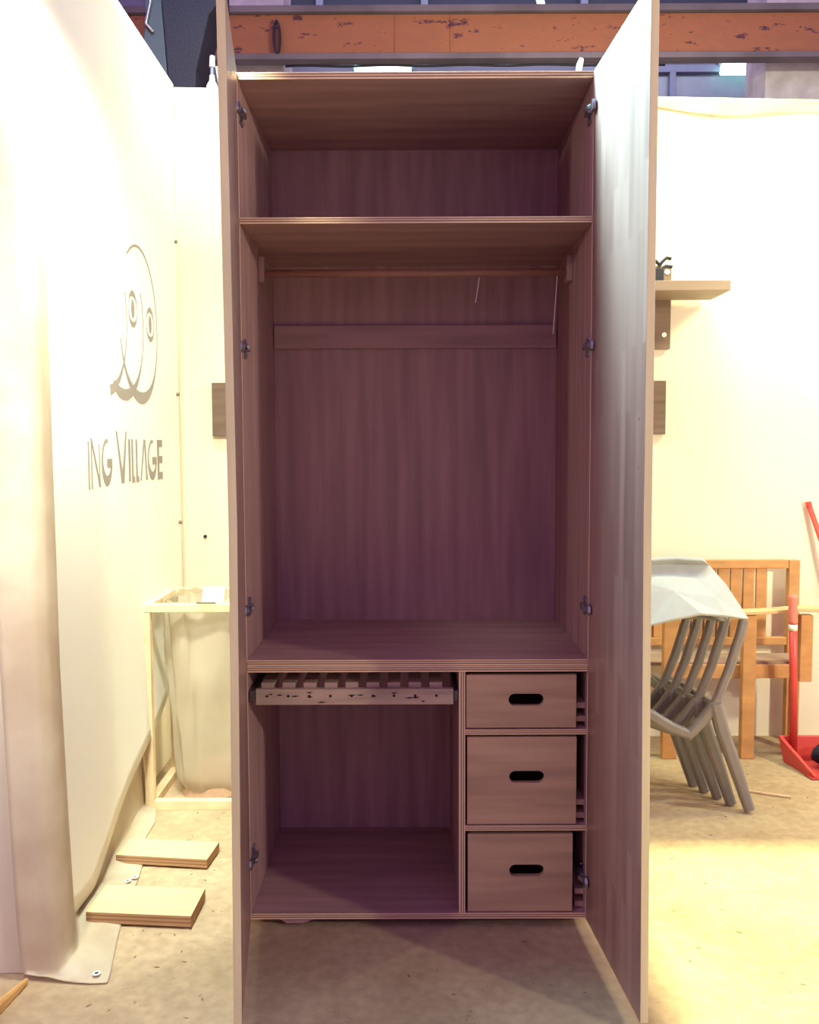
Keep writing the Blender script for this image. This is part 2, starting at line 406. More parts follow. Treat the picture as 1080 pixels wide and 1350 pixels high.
# loudspeaker
g = thing('loudspeaker', (-.62, 2.05, 3.12), 'black tapering mesh-covered loudspeaker standing above the wall corner at upper left', 'loudspeaker')
m = MB(); m.prism([(-.69, 3.10), (-.565, 3.10), (-.560, 3.27), (-.493, 3.535), (-.436, 3.606), (-.44, 3.95), (-.70, 3.95), (-.72, 3.6), (-.70, 3.3)], 'y', 1.95, 2.2)
m.build('mesh_front', mesh_m, g, .006)
m = MB(); m.prism([(-.695, 3.10), (-.705, 3.3), (-.724, 3.6), (-.705, 3.95), (-.86, 3.95), (-.80, 3.55), (-.82, 3.42), (-.77, 3.25)], 'y', 1.965, 2.2)
m.build('side_panel', mesh_side, g, .006)
m = MB(); m.tube([(-.79, 1.955, 3.75), (-.775, 1.955, 3.60), (-.80, 1.955, 3.50), (-.765, 1.955, 3.46)], .008, 8)
m.build('edge_bracket', steel, g, smooth=True)
# clutter on top of wall
g = thing('plastic_bottle', (-.462, 1.86, 3.135), 'small white capped bottle on the wall top beside left door', 'bottle')
m = MB(); m.tube([(-.462, 1.86, 3.135), (-.462, 1.86, 3.165), (-.462, 1.86, 3.19), (-.462, 1.86, 3.215)], [.03, .028, .014, .012], 12); m.build('bottle_body', white_plastic, g, smooth=True)
m = MB(); m.tube([(-.462, 1.86, 3.215), (-.461, 1.86, 3.255)], .008, 10); m.build('neck', frame_m, g)
m = MB(); m.tube([(-.461, 1.86, 3.255), (-.459, 1.86, 3.305)], [.014, .012], 12); m.build('cap', white_plastic, g)
m = MB(); m.hexa([(-.425, 1.84, 3.135), (-.395, 1.84, 3.135), (-.395, 1.86, 3.135), (-.425, 1.86, 3.135), (-.442, 1.84, 3.25), (-.412, 1.84, 3.25), (-.412, 1.86, 3.25), (-.442, 1.86, 3.25)])
tag(m.build('wood_batten', pine, bevel=.002), 'short pale batten standing on the wall top beside the white bottle', 'batten')
g = thing('plastic_plug', (1.29, 1.86, 3.095), 'small cream plastic plug sticking up above the wardrobe top at right', 'plug')
m = MB(); m.tube([(1.288, 1.86, 3.095), (1.292, 1.86, 3.225)], .011, 10); m.build('stem', white_plastic, g)
m = MB(); m.tube([(1.292, 1.86, 3.227), (1.296, 1.86, 3.255), (1.306, 1.86, 3.285)], [.015, .016, .011], 10); m.build('tip', white_plastic, g, smooth=True)

# ================================================================== left side: post, banner, sheet
m = MB(); m.hexa([(-.66, -.235, 0), (-.515, -.235, 0), (-.515, -.14, 0), (-.66, -.14, 0), (-.66, -.235, 3.4), (-.503, -.235, 3.4), (-.503, -.14, 3.4), (-.66, -.14, 3.4)])
post = tag(m.build('wooden_post', noisy('pale_grey_post', (.60, .52, .38, 1), .06, (14, 14, 2), .7), bevel=.003), 'pale upright wooden post at left edge with a knot near the bottom', 'post')
m = MB(); m.tube([(-.573, -.2385, .487), (-.573, -.234, .487)], .013, 14); m.build('knot', plain('dark_knot', (.13, .09, .07, 1), .8), post)

bn = thing('banner', (-.57, .7, .05), 'tall white vinyl banner with grey face logo and lettering on left wall', 'banner')
def lo(y):  # lower edge height
    return .05+max(0, min((y-.15)*.335, .9))
def ban(u, v):
    y = -.12+u*1.67; z0 = lo(y); z1 = 3.055
    z = z0+(z1-z0)*v
    # gentle billow, vertical flutes and a flared lower edge
    fl = .007*math.sin(y*7.0+.6)*(1-v)**1.5
    fl2 = .05*max(0, 1-(z/.9))**2
    return (-.572+fl+fl2*.9-(.02 if y > 1.5 else 0)*0, y, z)
m = MB(); m.grid(ban, 60, 60); m.build('vinyl_sheet', banner_m, bn, smooth=True, solid=.002)
XF = -.566
def banner_offset(y, z): # banner surface offset at y,z
    z0 = lo(y)
    v = (z-z0)/(3.055-z0)
    return .007*math.sin(y*7.0+.6)*(1-v)**1.5+.045*max(0, 1-z/.9)**2
def print_poly(name, polys, lab=None):
    m = MB()
    for p in polys:
        A = [m.bm.verts.new((-.5705+banner_offset(y, z), y, z)) for y, z in p]
        m.face(A)
    bmesh.ops.remove_doubles(m.bm, verts=m.bm.verts, dist=.0004)
    o = m.build(name, print_grey, bn, solid=.0015)
    if lab: o['label'] = lab
    return o
def crescent(cy, cz, ry, rz, thin, thick, a0, a1, n=30):
    polys = []
    for i in range(n):
        ts = [math.radians(a0+(a1-a0)*(i+k)/n) for k in (0, 1)]
        q = []
        def th(t): return thin+(thick-thin)*max(0, -math.sin(t))**3
        for t in ts: q.append((cy+ry*math.cos(t), cz+rz*math.sin(t)))
        for t in reversed(ts): q.append((cy+(ry-th(t)*.8)*math.cos(t), cz+(rz-th(t))*math.sin(t)))
        polys.append(q)
    return polys
for k, (cy, rz, tk, a0, a1) in enumerate(((.945, .305, .046, -165, 125), (.745, .300, .042, -122, 25), (.545, .295, .040, -80, 20))):
    print_poly('face_outline', crescent(cy, 1.915, .245, rz, .010, tk, a0, a1))
for ey, ez in ((.862, 1.965), (1.085, 1.935)):
    P = []
    for i in range(20):
        t0, t1 = i*math.pi/10, (i+1)*math.pi/10
        th = lambda t: .006+.016*abs(math.sin(t))**2
        P.append([(ey+.055*math.cos(t0), ez+.070*math.sin(t0)), (ey+.055*math.cos(t1), ez+.070*math.sin(t1)),
                  (ey+(.055-th(t1)*.6)*math.cos(t1), ez+(.070-th(t1))*math.sin(t1)), (ey+(.055-th(t0)*.6)*math.cos(t0), ez+(.070-th(t0))*math.sin(t0))])
    print_poly('eye_ring', P)
    print_poly('pupil', [[(ey+.019*math.cos(k*math.pi/8), ez+.036*math.sin(k*math.pi/8)) for k in range(16)]])
def bar(y0, z0, y1, z1, w0, w1=None):
    w1 = w1 or w0
    return [(y0-w0/2, z0), (y0+w0/2, z0), (y1+w1/2, z1), (y1-w1/2, z1)]
def letG(y0, y1, zb, zt):
    cy, cz, ry, rz = (y0+y1)/2, (zb+zt)/2, (y1-y0)/2, (zt-zb)/2; P = []
    n = 16
    for i in range(n):
        a = [math.radians(75+(285)*(i+k)/n) for k in (0, 1)]
        th = lambda t: .012+.022*max(0, -math.sin(t)) + .006*max(0, -math.cos(t))
        P.append([(cy+ry*math.cos(t), cz+rz*math.sin(t)) for t in a]+[(cy+(ry-th(t)*.8)*math.cos(t), cz+(rz-th(t))*math.sin(t)) for t in reversed(a)])
    P.append([(cy, cz-.018), (y1, cz-.018), (y1, cz+.012), (cy, cz+.012)])
    return P
B, T = 1.308, 1.472
def word(name, polys): return print_poly(name, polys)
word('letter', [bar(.342, B-.004, .342, T-.01, .012)])
word('letter', [bar(.371, B-.004, .371, T, .010), bar(.455, B, .371, T, .018, .012), bar(.452, B, .452, T-.02, .009)])
word('letter', letG(.474, .587, B, T))
word('letter', [bar(.700, B+.002, .640, 1.500, .030, .013), bar(.700, B+.002, .745, 1.500, .030, .013)])
word('letter', [bar(.778, B+.006, .778, T, .022)])
word('letter', [bar(.812, B+.004, .812, T, .018), [(.803, B), (.838, B), (.838, B+.022), (.803, B+.022)]])
word('letter', [bar(.861, B+.004, .861, T, .018), [(.853, B), (.885, B), (.885, B+.022), (.853, B+.022)]])
word('letter', [bar(.908, B+.004, .958, T, .016, .018), bar(.984, B+.004, .966, T, .020, .018)])
word('letter', letG(1.0, 1.128, B, T))
word('letter', [bar(1.155, B, 1.155, T, .028)] + [[(1.15, z), (1.223, z), (1.223, z+.03), (1.15, z+.03)] for z in (B, B+.067, T-.03)])
for (y, z) in ((1.52, 2.36), (1.50, 1.68), (1.50, 1.10)):
    m = MB(); m.tube([(-.574, y, z), (-.562, y, z)], .008, 10); m.build('pin', plain('brass_pin', (.25, .2, .12, 1), .4, .6), bn)

# dusty drop sheet: comes down the wall and trails over the floor
EDGE = [(-.34, -.285), (-.345, -.26), (-.385, -.05), (-.420, .15), (-.43, .30), (-.455, .45), (-.50, .62), (-.505, .77), (-.545, .92)]
def edge_x(y):
    for (x0, y0), (x1, y1) in zip(EDGE, EDGE[1:]):
        if y <= y1: 
            t = (y-y0)/(y1-y0); return x0+(x1-x0)*t
    return EDGE[-1][0]
WALLP = [(0, -.612, -.262), (.05, -.560, -.258), (.09, -.512, -.250), (.13, -.498, -.22), (.20, -.498, -.14), (.26, -.535, -.05), (.34, -.575, .05), (.7, -.590, .50), (1, -.600, .98)]
FLP = [(0, -.425, -.285), (.06, -.385, -.288), (.13, -.338, -.285), (.17, -.345, -.24), (.26, -.385, -.05), (.38, -.420, .15), (.48, -.43, .30), (.60, -.455, .45), (.73, -.50, .62), (.86, -.505, .77), (1, -.545, .92)]
def lerp(P, u):
    for a, b in zip(P, P[1:]):
        if u <= b[0]+1e-9:
            t = (u-a[0])/(b[0]-a[0]); return a[1]+(b[1]-a[1])*t, a[2]+(b[2]-a[2])*t
    return P[-1][1:]
def drop(u, v):
    wx, wy = lerp(WALLP, u); fx, fy = lerp(FLP, u)
    top = 3.0-2.3*min(1, max(0, (u-.22)/.08))
    foot = .10 if u < .15 else .02
    if v < .42:   # trail over the floor
        t = v/.42; k = .80*t
        x = fx+(wx-fx)*k; y = fy+(wy-fy)*k
        z = .005+.012*t*(1+math.sin(u*26+t*4))*.6+.010*t*t+.006*t*mnoise.noise(Vector((x*22, y*16, 0)))
        z = max(.004, z)
    else:
        t = (v-.42)/.58; k = .80+.20*min(1, t*2.2)
        x = fx+(wx-fx)*k; y = fy+(wy-fy)*k
        z = .025+(top-.025)*t**1.6
        x += .010*math.sin(u*40+t*3)*t*(1-t)*2
    return (x, y, z)
m = MB(); m.grid(drop, 80, 44)
ds = tag(m.build('drop_sheet', drop_m, smooth=True, solid=.002), 'dusty tan plastic sheet trailing off left wall and post onto the floor', 'plastic sheet')
off = ds.location
for (x, y) in ((-.378, -.255), (-.458, .275), (-.442, .300)):
    m = MB(); n = 12
    m.ring([(x+.011*math.cos(k*math.pi/6), y+.011*math.sin(k*math.pi/6)) for k in range(n)], [(x+.006*math.cos(k*math.pi/6), y+.006*math.sin(k*math.pi/6)) for k in range(n)], 'z', .012, .015)
    m.build('eyelet', white_plastic, ds)
    m = MB(); m.prism([(x+.006*math.cos(k*math.pi/6), y+.006*math.sin(k*math.pi/6)) for k in range(n)], 'z', .011, .013); m.build('eyelet_hole', hole_m, ds)

# plywood offcuts
def offcut(c, h, lb):
    m = MB(); m.hexa([(x, y, .008) for x, y in c]+[(x, y, .008+h) for x, y in c], ply=h*1.2)
    tag(m.build('plywood_offcut', [ply_top, ply_board], bevel=.0008), lb, 'board', 'plywood offcuts on the floor')
offcut([(-.505, .020), (-.180, -.008), (-.176, .165), (-.500, .190)], .034, 'larger pale plywood board on the floor, nearer the camera')
offcut([(-.542, .415), (-.218, .375), (-.205, .515), (-.518, .545)], .030, 'smaller pale plywood board on the floor, nearer the bin frame')
# sticks
m = MB(); m.tube([(-.60, -.56, .012), (-.575, -.40, .014), (-.555, -.285, .012)], [1, .9, .35], sq=(.04, .02))
tag(m.build('wood_splinter', noisy('yellow_splinter', (.62, .38, .13, 1), .15, (9, 9, 9), .7)), 'orange-brown split wood stick on the floor at lower left', 'stick')
m = MB(); m.tube([(1.85, 1.075, .006), (1.93, 1.035, .006), (2.03, .99, .006)], 1, sq=(.010, .008))
tag(m.build('thin_stick', pine), 'thin pale stick on floor right of the grey chairs', 'stick')

# wood shavings scattered on floor (countless crumbs)
m = MB()
for i in range(260):
    x = random.choice((random.uniform(-.5, -.05), random.uniform(1.1, 2.3), random.uniform(-.5, 2))); y = random.uniform(-.8, 1.5)
    if -.02 < x < 1.02 and 0 < y < .65: continue
    if x < -.4 and y < .95: continue
    s = random.uniform(.0015, .0045); a = random.random()*3
    dx, dy = s*math.cos(a)*2.0, s*math.sin(a)*2.0
    m.hexa([(x-dx, y-dy, .0005), (x+dy*.4, y-dx*.4, .0005), (x+dx, y+dy, .0005), (x-dy*.4, y+dx*.4, .0005),
            (x-dx, y-dy, s*.4), (x+dy*.4, y-dx*.4, s*.4), (x+dx, y+dy, s*.4), (x-dy*.4, y+dx*.4, s*.4)])
tag(m.build('wood_shavings', noisy('brown_crumbs', (.30, .20, .12, 1), .4, (30, 30, 30), .9)), 'brown wood crumbs scattered over the concrete floor', 'shavings', kind='stuff')

# ================================================================== bin frame and bag
g = thing('bin_frame', (-.3, 1.17, 0), 'open pine frame stand holding a plastic bag by the left wall', 'stand')
x0, x1, y0, y1 = -.578, -.06, .89, 1.32
for (px, py) in ((x0, y0), (x1-.035, y0), (x0, y1-.035), (x1-.035, y1-.035)):
    bx('post', pine, g, px, px+.035, py, py+.035, .0, .795, bevel=.002)
for yy in (y0, y1-.035):
    bx('top_rail', pine, g, x0, x1, yy, yy+.035, .796, .828, bevel=.002)
    bx('bottom_rail', pine, g, x0+.035, x1-.035, yy, yy+.035, .0, .038, bevel=.002)
for xx in (x0, x1-.035):
    bx('side_rail', pine, g, xx, xx+.035, y0+.035, y1-.035, .797, .827, bevel=.002)
    bx('side_rail', pine, g, xx, xx+.035, y0+.035, y1-.035, .0, .036, bevel=.002)
bag = thing('plastic_bag', (-.3, 1.1, .02), 'translucent plastic refuse bag with sawdust hanging inside pine frame', 'bag')
def bagf(u, v):
    a = u*2*math.pi; z = .008+v*.812
    rx = .205-.03*(1-v)+.016*math.sin(a*11+v*3)*(.5+v)+.010*mnoise.noise(Vector((math.cos(a)*3, math.sin(a)*3, z*7)))
    ry = .150-.02*(1-v)+.012*math.sin(a*9-v*5)*(.4+v)
    if v < .08: rx *= .75+3*v; ry *= .75+3*v
    cx = -.315; cy = 1.105
    return (cx+rx*math.copysign(abs(math.cos(a))**.7, math.cos(a)), cy+ry*math.copysign(abs(math.sin(a))**.7, math.sin(a)), z)
m = MB(); m.grid(bagf, 90, 40); m.build('bag_film', bag_m, bag, smooth=True)
def rimf(u, v):  # bunched rim folded above the rails at left
    a = u*math.pi; z = .80+.075*math.sin(a)**.8*(1-v*.55)
    return (-.53+u*.26, 1.02+v*.13+.02*math.sin(u*9), z+.006*math.sin(u*25))
m = MB(); m.grid(rimf, 30, 10); m.build('bag_rim', bag_m, bag, smooth=True)
m = MB()
def saw(u, v):
    a = u*2*math.pi; r = 1-v
    return (-.315+.175*r*math.cos(a), 1.105+.125*r*math.sin(a), .012+.135*(1-r**4)+.02*r*math.cos(a)+.008*mnoise.noise(Vector((r*5*math.cos(a), r*5*math.sin(a), 3))))
m.grid(saw, 32, 10); m.build('sawdust_fill', sawdust, bag, smooth=True)
g = thing('plastic_tray', (-.28, .93, .829), 'small pale clear plastic box on the frame top rail by left door', 'box')
m = MB(); m.hexa([(-.345, .90, .829), (-.255, .895, .829), (-.255, .96, .829), (-.345, .965, .829), (-.338, .925, .888), (-.25, .92, .888), (-.25, .965, .888), (-.338, .97, .888)])
m.build('box_body', clear_m, g, .003)
bx('base_strip', plain('grey_brown_strip', (.25, .2, .14, 1), .6), g, -.36, -.285, .892, .905, .829, .836)

# ================================================================== back wall things
m = MB(); m.box(-.475, 1.712, 1.775, 1.797, 1.494, 1.750)
tag(m.build('wall_plank', plank_m, bevel=.002), 'long brown plank fixed across back wall, both ends showing beside the wardrobe doors', 'plank')
m = MB(); m.tube([(-.524, 1.803, 1.006), (-.524, 1.788, 1.006)], .008, 10)
tag(m.build('wall_hook', black), 'tiny dark screw in the back wall above the bin frame', 'screw')
g = thing('wall_shelf', (1.6, 1.6, 1.87), 'brown wooden wall shelf with drilled mounting board right of the wardrobe', 'shelf')
mm = MB(); mm.box(1.30, 1.727, 1.770, 1.797, 1.901, 2.294); mm.build('mounting_board', noisy('shelf_brown_wood', (.22, .15, .10, 1), .15, (3, 3, 20), .6), g, .002)
for (x, z) in ((1.706, 2.263), (1.696, 1.968)):
    m = MB(); m.tube([(x, 1.7695, z), (x, 1.766, z)], .012, 14); m.build('lit_hole_disc', white_plastic, g)  # white discs painted in for light showing through drilled holes
bx('shelf_board', noisy('shelf_board_wood', (.28, .20, .14, 1), .12, (2, 12, 12), .5), g, 1.30, 1.918, 1.50, 1.769, 2.131, 2.177, bevel=.003)
g = thing('spring_clamp', (1.595, 1.56, 2.177), 'small black clamp with open jaws on the wall shelf', 'clamp')
bx('clamp_body', black, g, 1.575, 1.63, 1.54, 1.58, 2.177, 2.240, bevel=.004)
m = MB(); m.tube([(1.600, 1.56, 2.235), (1.625, 1.56, 2.270), (1.645, 1.56, 2.287), (1.665, 1.56, 2.283)], 1, sq=(.014, .02)); m.build('jaw', black, g)
m = MB(); m.tube([(1.610, 1.56, 2.225), (1.640, 1.56, 2.250), (1.670, 1.56, 2.247)], 1, sq=(.014, .02)); m.build('jaw', black, g)
m = MB(); m.tube([(1.615, 1.56, 2.255), (1.580, 1.56, 2.287), (1.560, 1.56, 2.295)], 1, sq=(.012, .02)); m.build('handle', black, g)

# ================================================================== WARDROBE
wd = thing('wardrobe', (.5, .3, 0), 'tall open oak plywood wardrobe with two doors standing wide open', 'wardrobe')
D = .630; TOP = 2.489
bx('side_panel', V2, wd, -.018, 0, 0, D, .027, TOP, ply=.02)
bx('side_panel', V2, wd, 1.0, 1.018, 0, D, .027, TOP, ply=.02)
bx('back_panel', V2, wd, 0, 1.0, D-.012, D, .045, TOP-.018, ply=.015)
bx('top_panel', W2, wd, 0, 1.0, 0, D, TOP-.019, TOP+.001, ply=.021)
bx('shelf', W2, wd, 0, 1.0, -.002, D-.012, 2.072, 2.090, ply=.02)
bx('counter_board', W2, wd, 0, 1.0, -.004, D-.012, .799, .817, ply=.02)
bx('counter_board', W2, wd, 0, 1.0, -.004, D-.012, .780, .798, ply=.02)
bx('bottom_panel', W2, wd, 0, 1.0, 0, D, .027, .045, ply=.02)
bx('divider', V2, wd, .622, .641, 0, D-.012, .045, .780, ply=.02)
bx('drawer_shelf', W2, wd, .641, 1.0, 0, D-.012, .590, .606, ply=.02)
bx('drawer_shelf', W2, wd, .641, 1.0, 0, D-.012, .298, .314, ply=.02)
bx('rear_cleat', wood_h, wd, .004, .996, D-.031, D-.013, 1.785, 1.865)
for x in (.03, .93):
    bx('foot_block', wood_h, wd, x, x+.05, .06, .12, 0, .027)
    bx('foot_block', wood_h, wd, x, x+.05, .52, .58, 0, .027)
# front loose shim under the bottom panel
m = MB(); m.prism([(.075, .026), (.20, .026), (.155, .010), (.105, .008)], 'y', .012, .03); m.build('shim', wood_h, wd)
# rail
m = MB(); m.tube([(.018, .33, 1.995), (.982, .33, 1.995)], .0125, 16); r = m.build('hanging_rail', noisy('reddish_rail_wood', (.42, .22, .14, 1), .1, (3, 20, 20), .4), wd, smooth=True)
for xx in (0, .982):
    b = MB(); b.prism([(.305, 1.965), (.355, 1.965), (.358, 2.0), (.355, 2.045), (.305, 2.045), (.302, 2.0)], 'x', xx, xx+.018); b.build('rail_bracket', wood_v, r, .002)
# thin hanging threads
for (x, y, zt, zb) in ((.705, .33, 1.98, 1.90), (.955, .33, 1.985, 1.80)):
    m = MB(); m.tube([(x, y, zt), (x-.006, y, (zt+zb)/2), (x-.012, y, zb)], .0018, 6)
    tag(m.build('thread', white_plastic), 'short pale thread hanging from the middle of the rail' if x < .9 else 'longer pale thread hanging at the right end of the rail', 'thread', 'threads on the hanging rail')
# hinges
def hinge(parent, x, z, sx):
    h = MB(); h.box(min(x, x+sx*.003), max(x, x+sx*.003), .012, .062, z-.028, z+.028)
    h.box(min(x+sx*.003, x+sx*.016), max(x+sx*.003, x+sx*.016), .004, .050, z-.008, z+.009)
    o = h.build('hinge', steel, parent, .001)
    a = MB(); a.tube([(x+sx*.012, .012, z), (x+sx*.020, -.004, z), (x+sx*.010, -.022, z)], 1, sq=(.014, .006)); a.build('hinge_arm', steel, o)
    c = MB(); c.tube([(x+sx*.002, -.030, z), (x+sx*.010, -.030, z)], [.017, .015], 16); c.build('hinge_cup', steel, o)
    for dz in (.018, -.018):
        s_ = MB(); s_.tube([(x+sx*.003, .052, z+dz), (x+sx*.007, .052, z+dz)], .004, 8); s_.build('hinge_screw', steel, o)
for z in (2.385, 1.725, .968, .21):
    hinge(wd, 0, z, 1)
for z in (2.385, 1.725, .968, .155):
    hinge(wd, 1.0, z, -1)
# doors
def door(xh, xn, outward, z0s):
    m = MB(); rings = []
    t = .020
    n = 12
    for k in range(n+1):
        z = .029+(TOP+.001-.029)*k/n
        f = z/TOP
        nx = xn[0]*(1-f)*(1-2*f)+xn[1]*4*f*(1-f)+xn[2]*f*(2*f-1) if False else (xn[0]+(xn[1]-xn[0])*min(1, f*2) if f < .5 else xn[1]+(xn[2]-xn[1])*(f-.5)*2)
        hx = xh
        d = Vector((nx-hx, -.498, 0)).normalized(); nrm = Vector((-d.y, d.x, 0))*outward
        P = [Vector((hx, -.003, z)), Vector((nx, -.501, z))]
        rings.append([m.bm.verts.new(P[0]), m.bm.verts.new(P[1]), m.bm.verts.new(P[1]+nrm*t), m.bm.verts.new(P[0]+nrm*t)])
    for a, b in zip(rings, rings[1:]):
        for i in range(4):
            m.face([a[i], a[(i+1) % 4], b[(i+1) % 4], b[i]], 1 if i == 1 else 0)
    m.face(rings[0][::-1]); m.face(rings[-1])
    return m.build('door', [door_m, noisy('door_edge_oak', (.72, .66, .36, 1), .1, (26, 26, 2), .5)], wd, .0012)
dl = door(-.001, (.064, .074, .067), -1, 0)
dr = door(1.001, (1.040, 1.030, 1.030), 1, 0)
for z in (1.503, 1.388):
    m = MB(); x = 1.0285
    m.tube([(x+.002, -.455, z), (x-.0012, -.455, z)], .004, 10); m.build('handle_hole', hole_m, dr)
# drawers
def slot(cx, cz, w, h, n=32):
    P = []
    for i in range(n):
        a = 2*math.pi*(i+.5)/n
        c, s_ = math.cos(a), math.sin(a)
        P.append((cx+math.copysign(w/2-h/2, c)+h/2*c, cz+h/2*s_))
    return P
def rect_match(cx, cz, x0, x1, z0, z1, n=32):
    P = []
    for i in range(n):
        k = i+.5
        a = 2*math.pi*k/n; c, s_ = math.cos(a), math.sin(a)
        mx = max(abs(c), abs(s_)); u, v = c/mx, s_/mx
        P.append((cx+u*(x1-cx) if u > 0 else cx+u*(cx-x0), cz+v*(z1-cz) if v > 0 else cz+v*(cz-z0)))
    # snap corners
    for corner in ((x1, z1), (x0, z1), (x0, z0), (x1, z0)):
        j = min(range(n), key=lambda q: (P[q][0]-corner[0])**2+(P[q][1]-corner[1])**2); P[j] = corner
    return P
def drawer(x0, x1, z0, z1, sx, sz, tilt, lb):
    m = MB()
    cx, cz = sx, sz
    m.ring(rect_match(cx, cz, x0, x1, z0, z1), slot(cx, cz, .104, .036), 'y', .004+tilt, .022+tilt)
    o = m.build('drawer', drawer_m, wd, .0008); o['label'] = lb
    bx('drawer_side', wood_h, o, x0, x0+.012, .022+tilt, .50, z0+.005, z1-.012)
    bx('drawer_side', wood_h, o, x1-.012, x1, .022+tilt, .50, z0+.005, z1-.012)
    bx('drawer_back', wood_h, o, x0+.012, x1-.012, .488, .50, z0+.005, z1-.012)
    bx('drawer_bottom', wood_h, o, x0+.012, x1-.012, .022+tilt, .488, z0+.005, z0+.012)
drawer(.644, .969, .610, .769, .821, .694, 0, 'shallow top drawer front with rounded slot handle')
drawer(.647, .971, .317, .582, .824, .461, 0, 'tall middle drawer front with rounded slot handle')
drawer(.649, .962, .048, .287, .825, .174, 0, 'bottom drawer front with rounded slot handle')
for z in (.669, .628, .373, .332, .096, .056):
    bx('drawer_runner', noisy('runner_wood', (.55, .38, .26, 1), .1, (9, 9, 9), .6) if z == .669 else bpy.data.materials['runner_wood'], wd, .974, 1.0, .03, .50, z-.008, z+.009)
# trouser rack
m = MB(); m.box(.022, .606, .006, .026, .680, .727)
rack = m.build('trouser_rack', [slat_m], wd, .0015)
for i in range(9):
    x = .052+i*.0625
    b = MB(); b.tube([(x+.004, .0055, .707), (x+.004, .0040, .707)], .0038, 8); b.build('plug_hole', hole_m, rack)
random.seed(3)
for i in range(13):
    x = .06+random.random()*.52; z = .687+random.random()*.03; l = random.uniform(.005, .014)
    b = MB(); b.prism([(x-l, z), (x, z-.0016), (x+l, z+.001), (x, z+.0022)], 'y', .0042, .0056); b.build('worm_mark', hole_m, rack)
for i in range(9):
    x = .052+i*.0625
    bx('rack_slat', slat_m, rack, x-.016, x+.022, .026, .50, .722, .742)
bx('rack_rear_bar', slat_m, rack, .022, .606, .50, .52, .700, .745)
bx('rack_runner', plain('dark_runner_steel', (.10, .08, .08, 1), .5, .4), rack, .003, .020, .006, .52, .690, .722)
bx('rack_runner', bpy.data.materials['dark_runner_steel'], rack, .608, .621, .006, .52, .690, .722)

# ================================================================== right side: bench
g = thing('slatted_bench', (1.9, 1.5, 0), 'orange-brown wooden slatted bench with arms against the back wall', 'bench')
O = orange_wood
bx('top_rail', O, g, 1.20, 2.300, 1.715, 1.745, .848, .890, bevel=.004)
bx('lower_back_rail', O, g, 1.20, 2.300, 1.715, 1.745, .475, .512, bevel=.003)
bx('back_post', O, g, 2.300, 2.352, 1.710, 1.750, .0, .888, bevel=.003)
bx('back_post', O, g, 1.15, 1.20, 1.710, 1.750, .0, .888, bevel=.003)
xs = 1.225
while xs < 2.2:
    bx('back_slat', O, g, xs, xs+.052, 1.722, 1.738, .512, .849, bevel=.002); xs += .0615
seat_m = noisy('seat_brown', (.33, .22, .15, 1), .12, (3, 20, 9), .6)
bx('seat_board', seat_m, g, 1.20, 2.30, 1.60, 1.71, .420, .438, bevel=.003)
bx('seat_board', seat_m, g, 1.20, 2.30, 1.53, 1.595, .420, .438, bevel=.003)
bx('apron', O, g, 1.70, 2.315, 1.503, 1.525, .366, .430, bevel=.003)
bx('front_leg', O, g, 1.995, 2.055, 1.46, 1.50, 0, .668, bevel=.004)
bx('front_leg', O, g, 1.633, 1.700, 1.46, 1.50, 0, .668, bevel=.004)
bx('front_leg', O, g, 2.255, 2.312, 1.46, 1.50, .36, .668, bevel=.004)
bx('side_leg', O, g, 2.262, 2.300, 1.56, 1.60, 0, .36, bevel=.004)
bx('stretcher', O, g, 1.20, 1.633, 1.47, 1.49, .33, .385, bevel=.003)
m = MB(); m.tube([(1.98, 1.48, .680), (2.06, 1.48, .682), (2.15, 1.48, .688), (2.25, 1.48, .696), (2.335, 1.48, .694)], 1, sq=(.022, .075)); m.build('armrest', noisy('armrest_pale_wood', (.62, .42, .20, 1), .1, (3, 12, 12), .5), g)

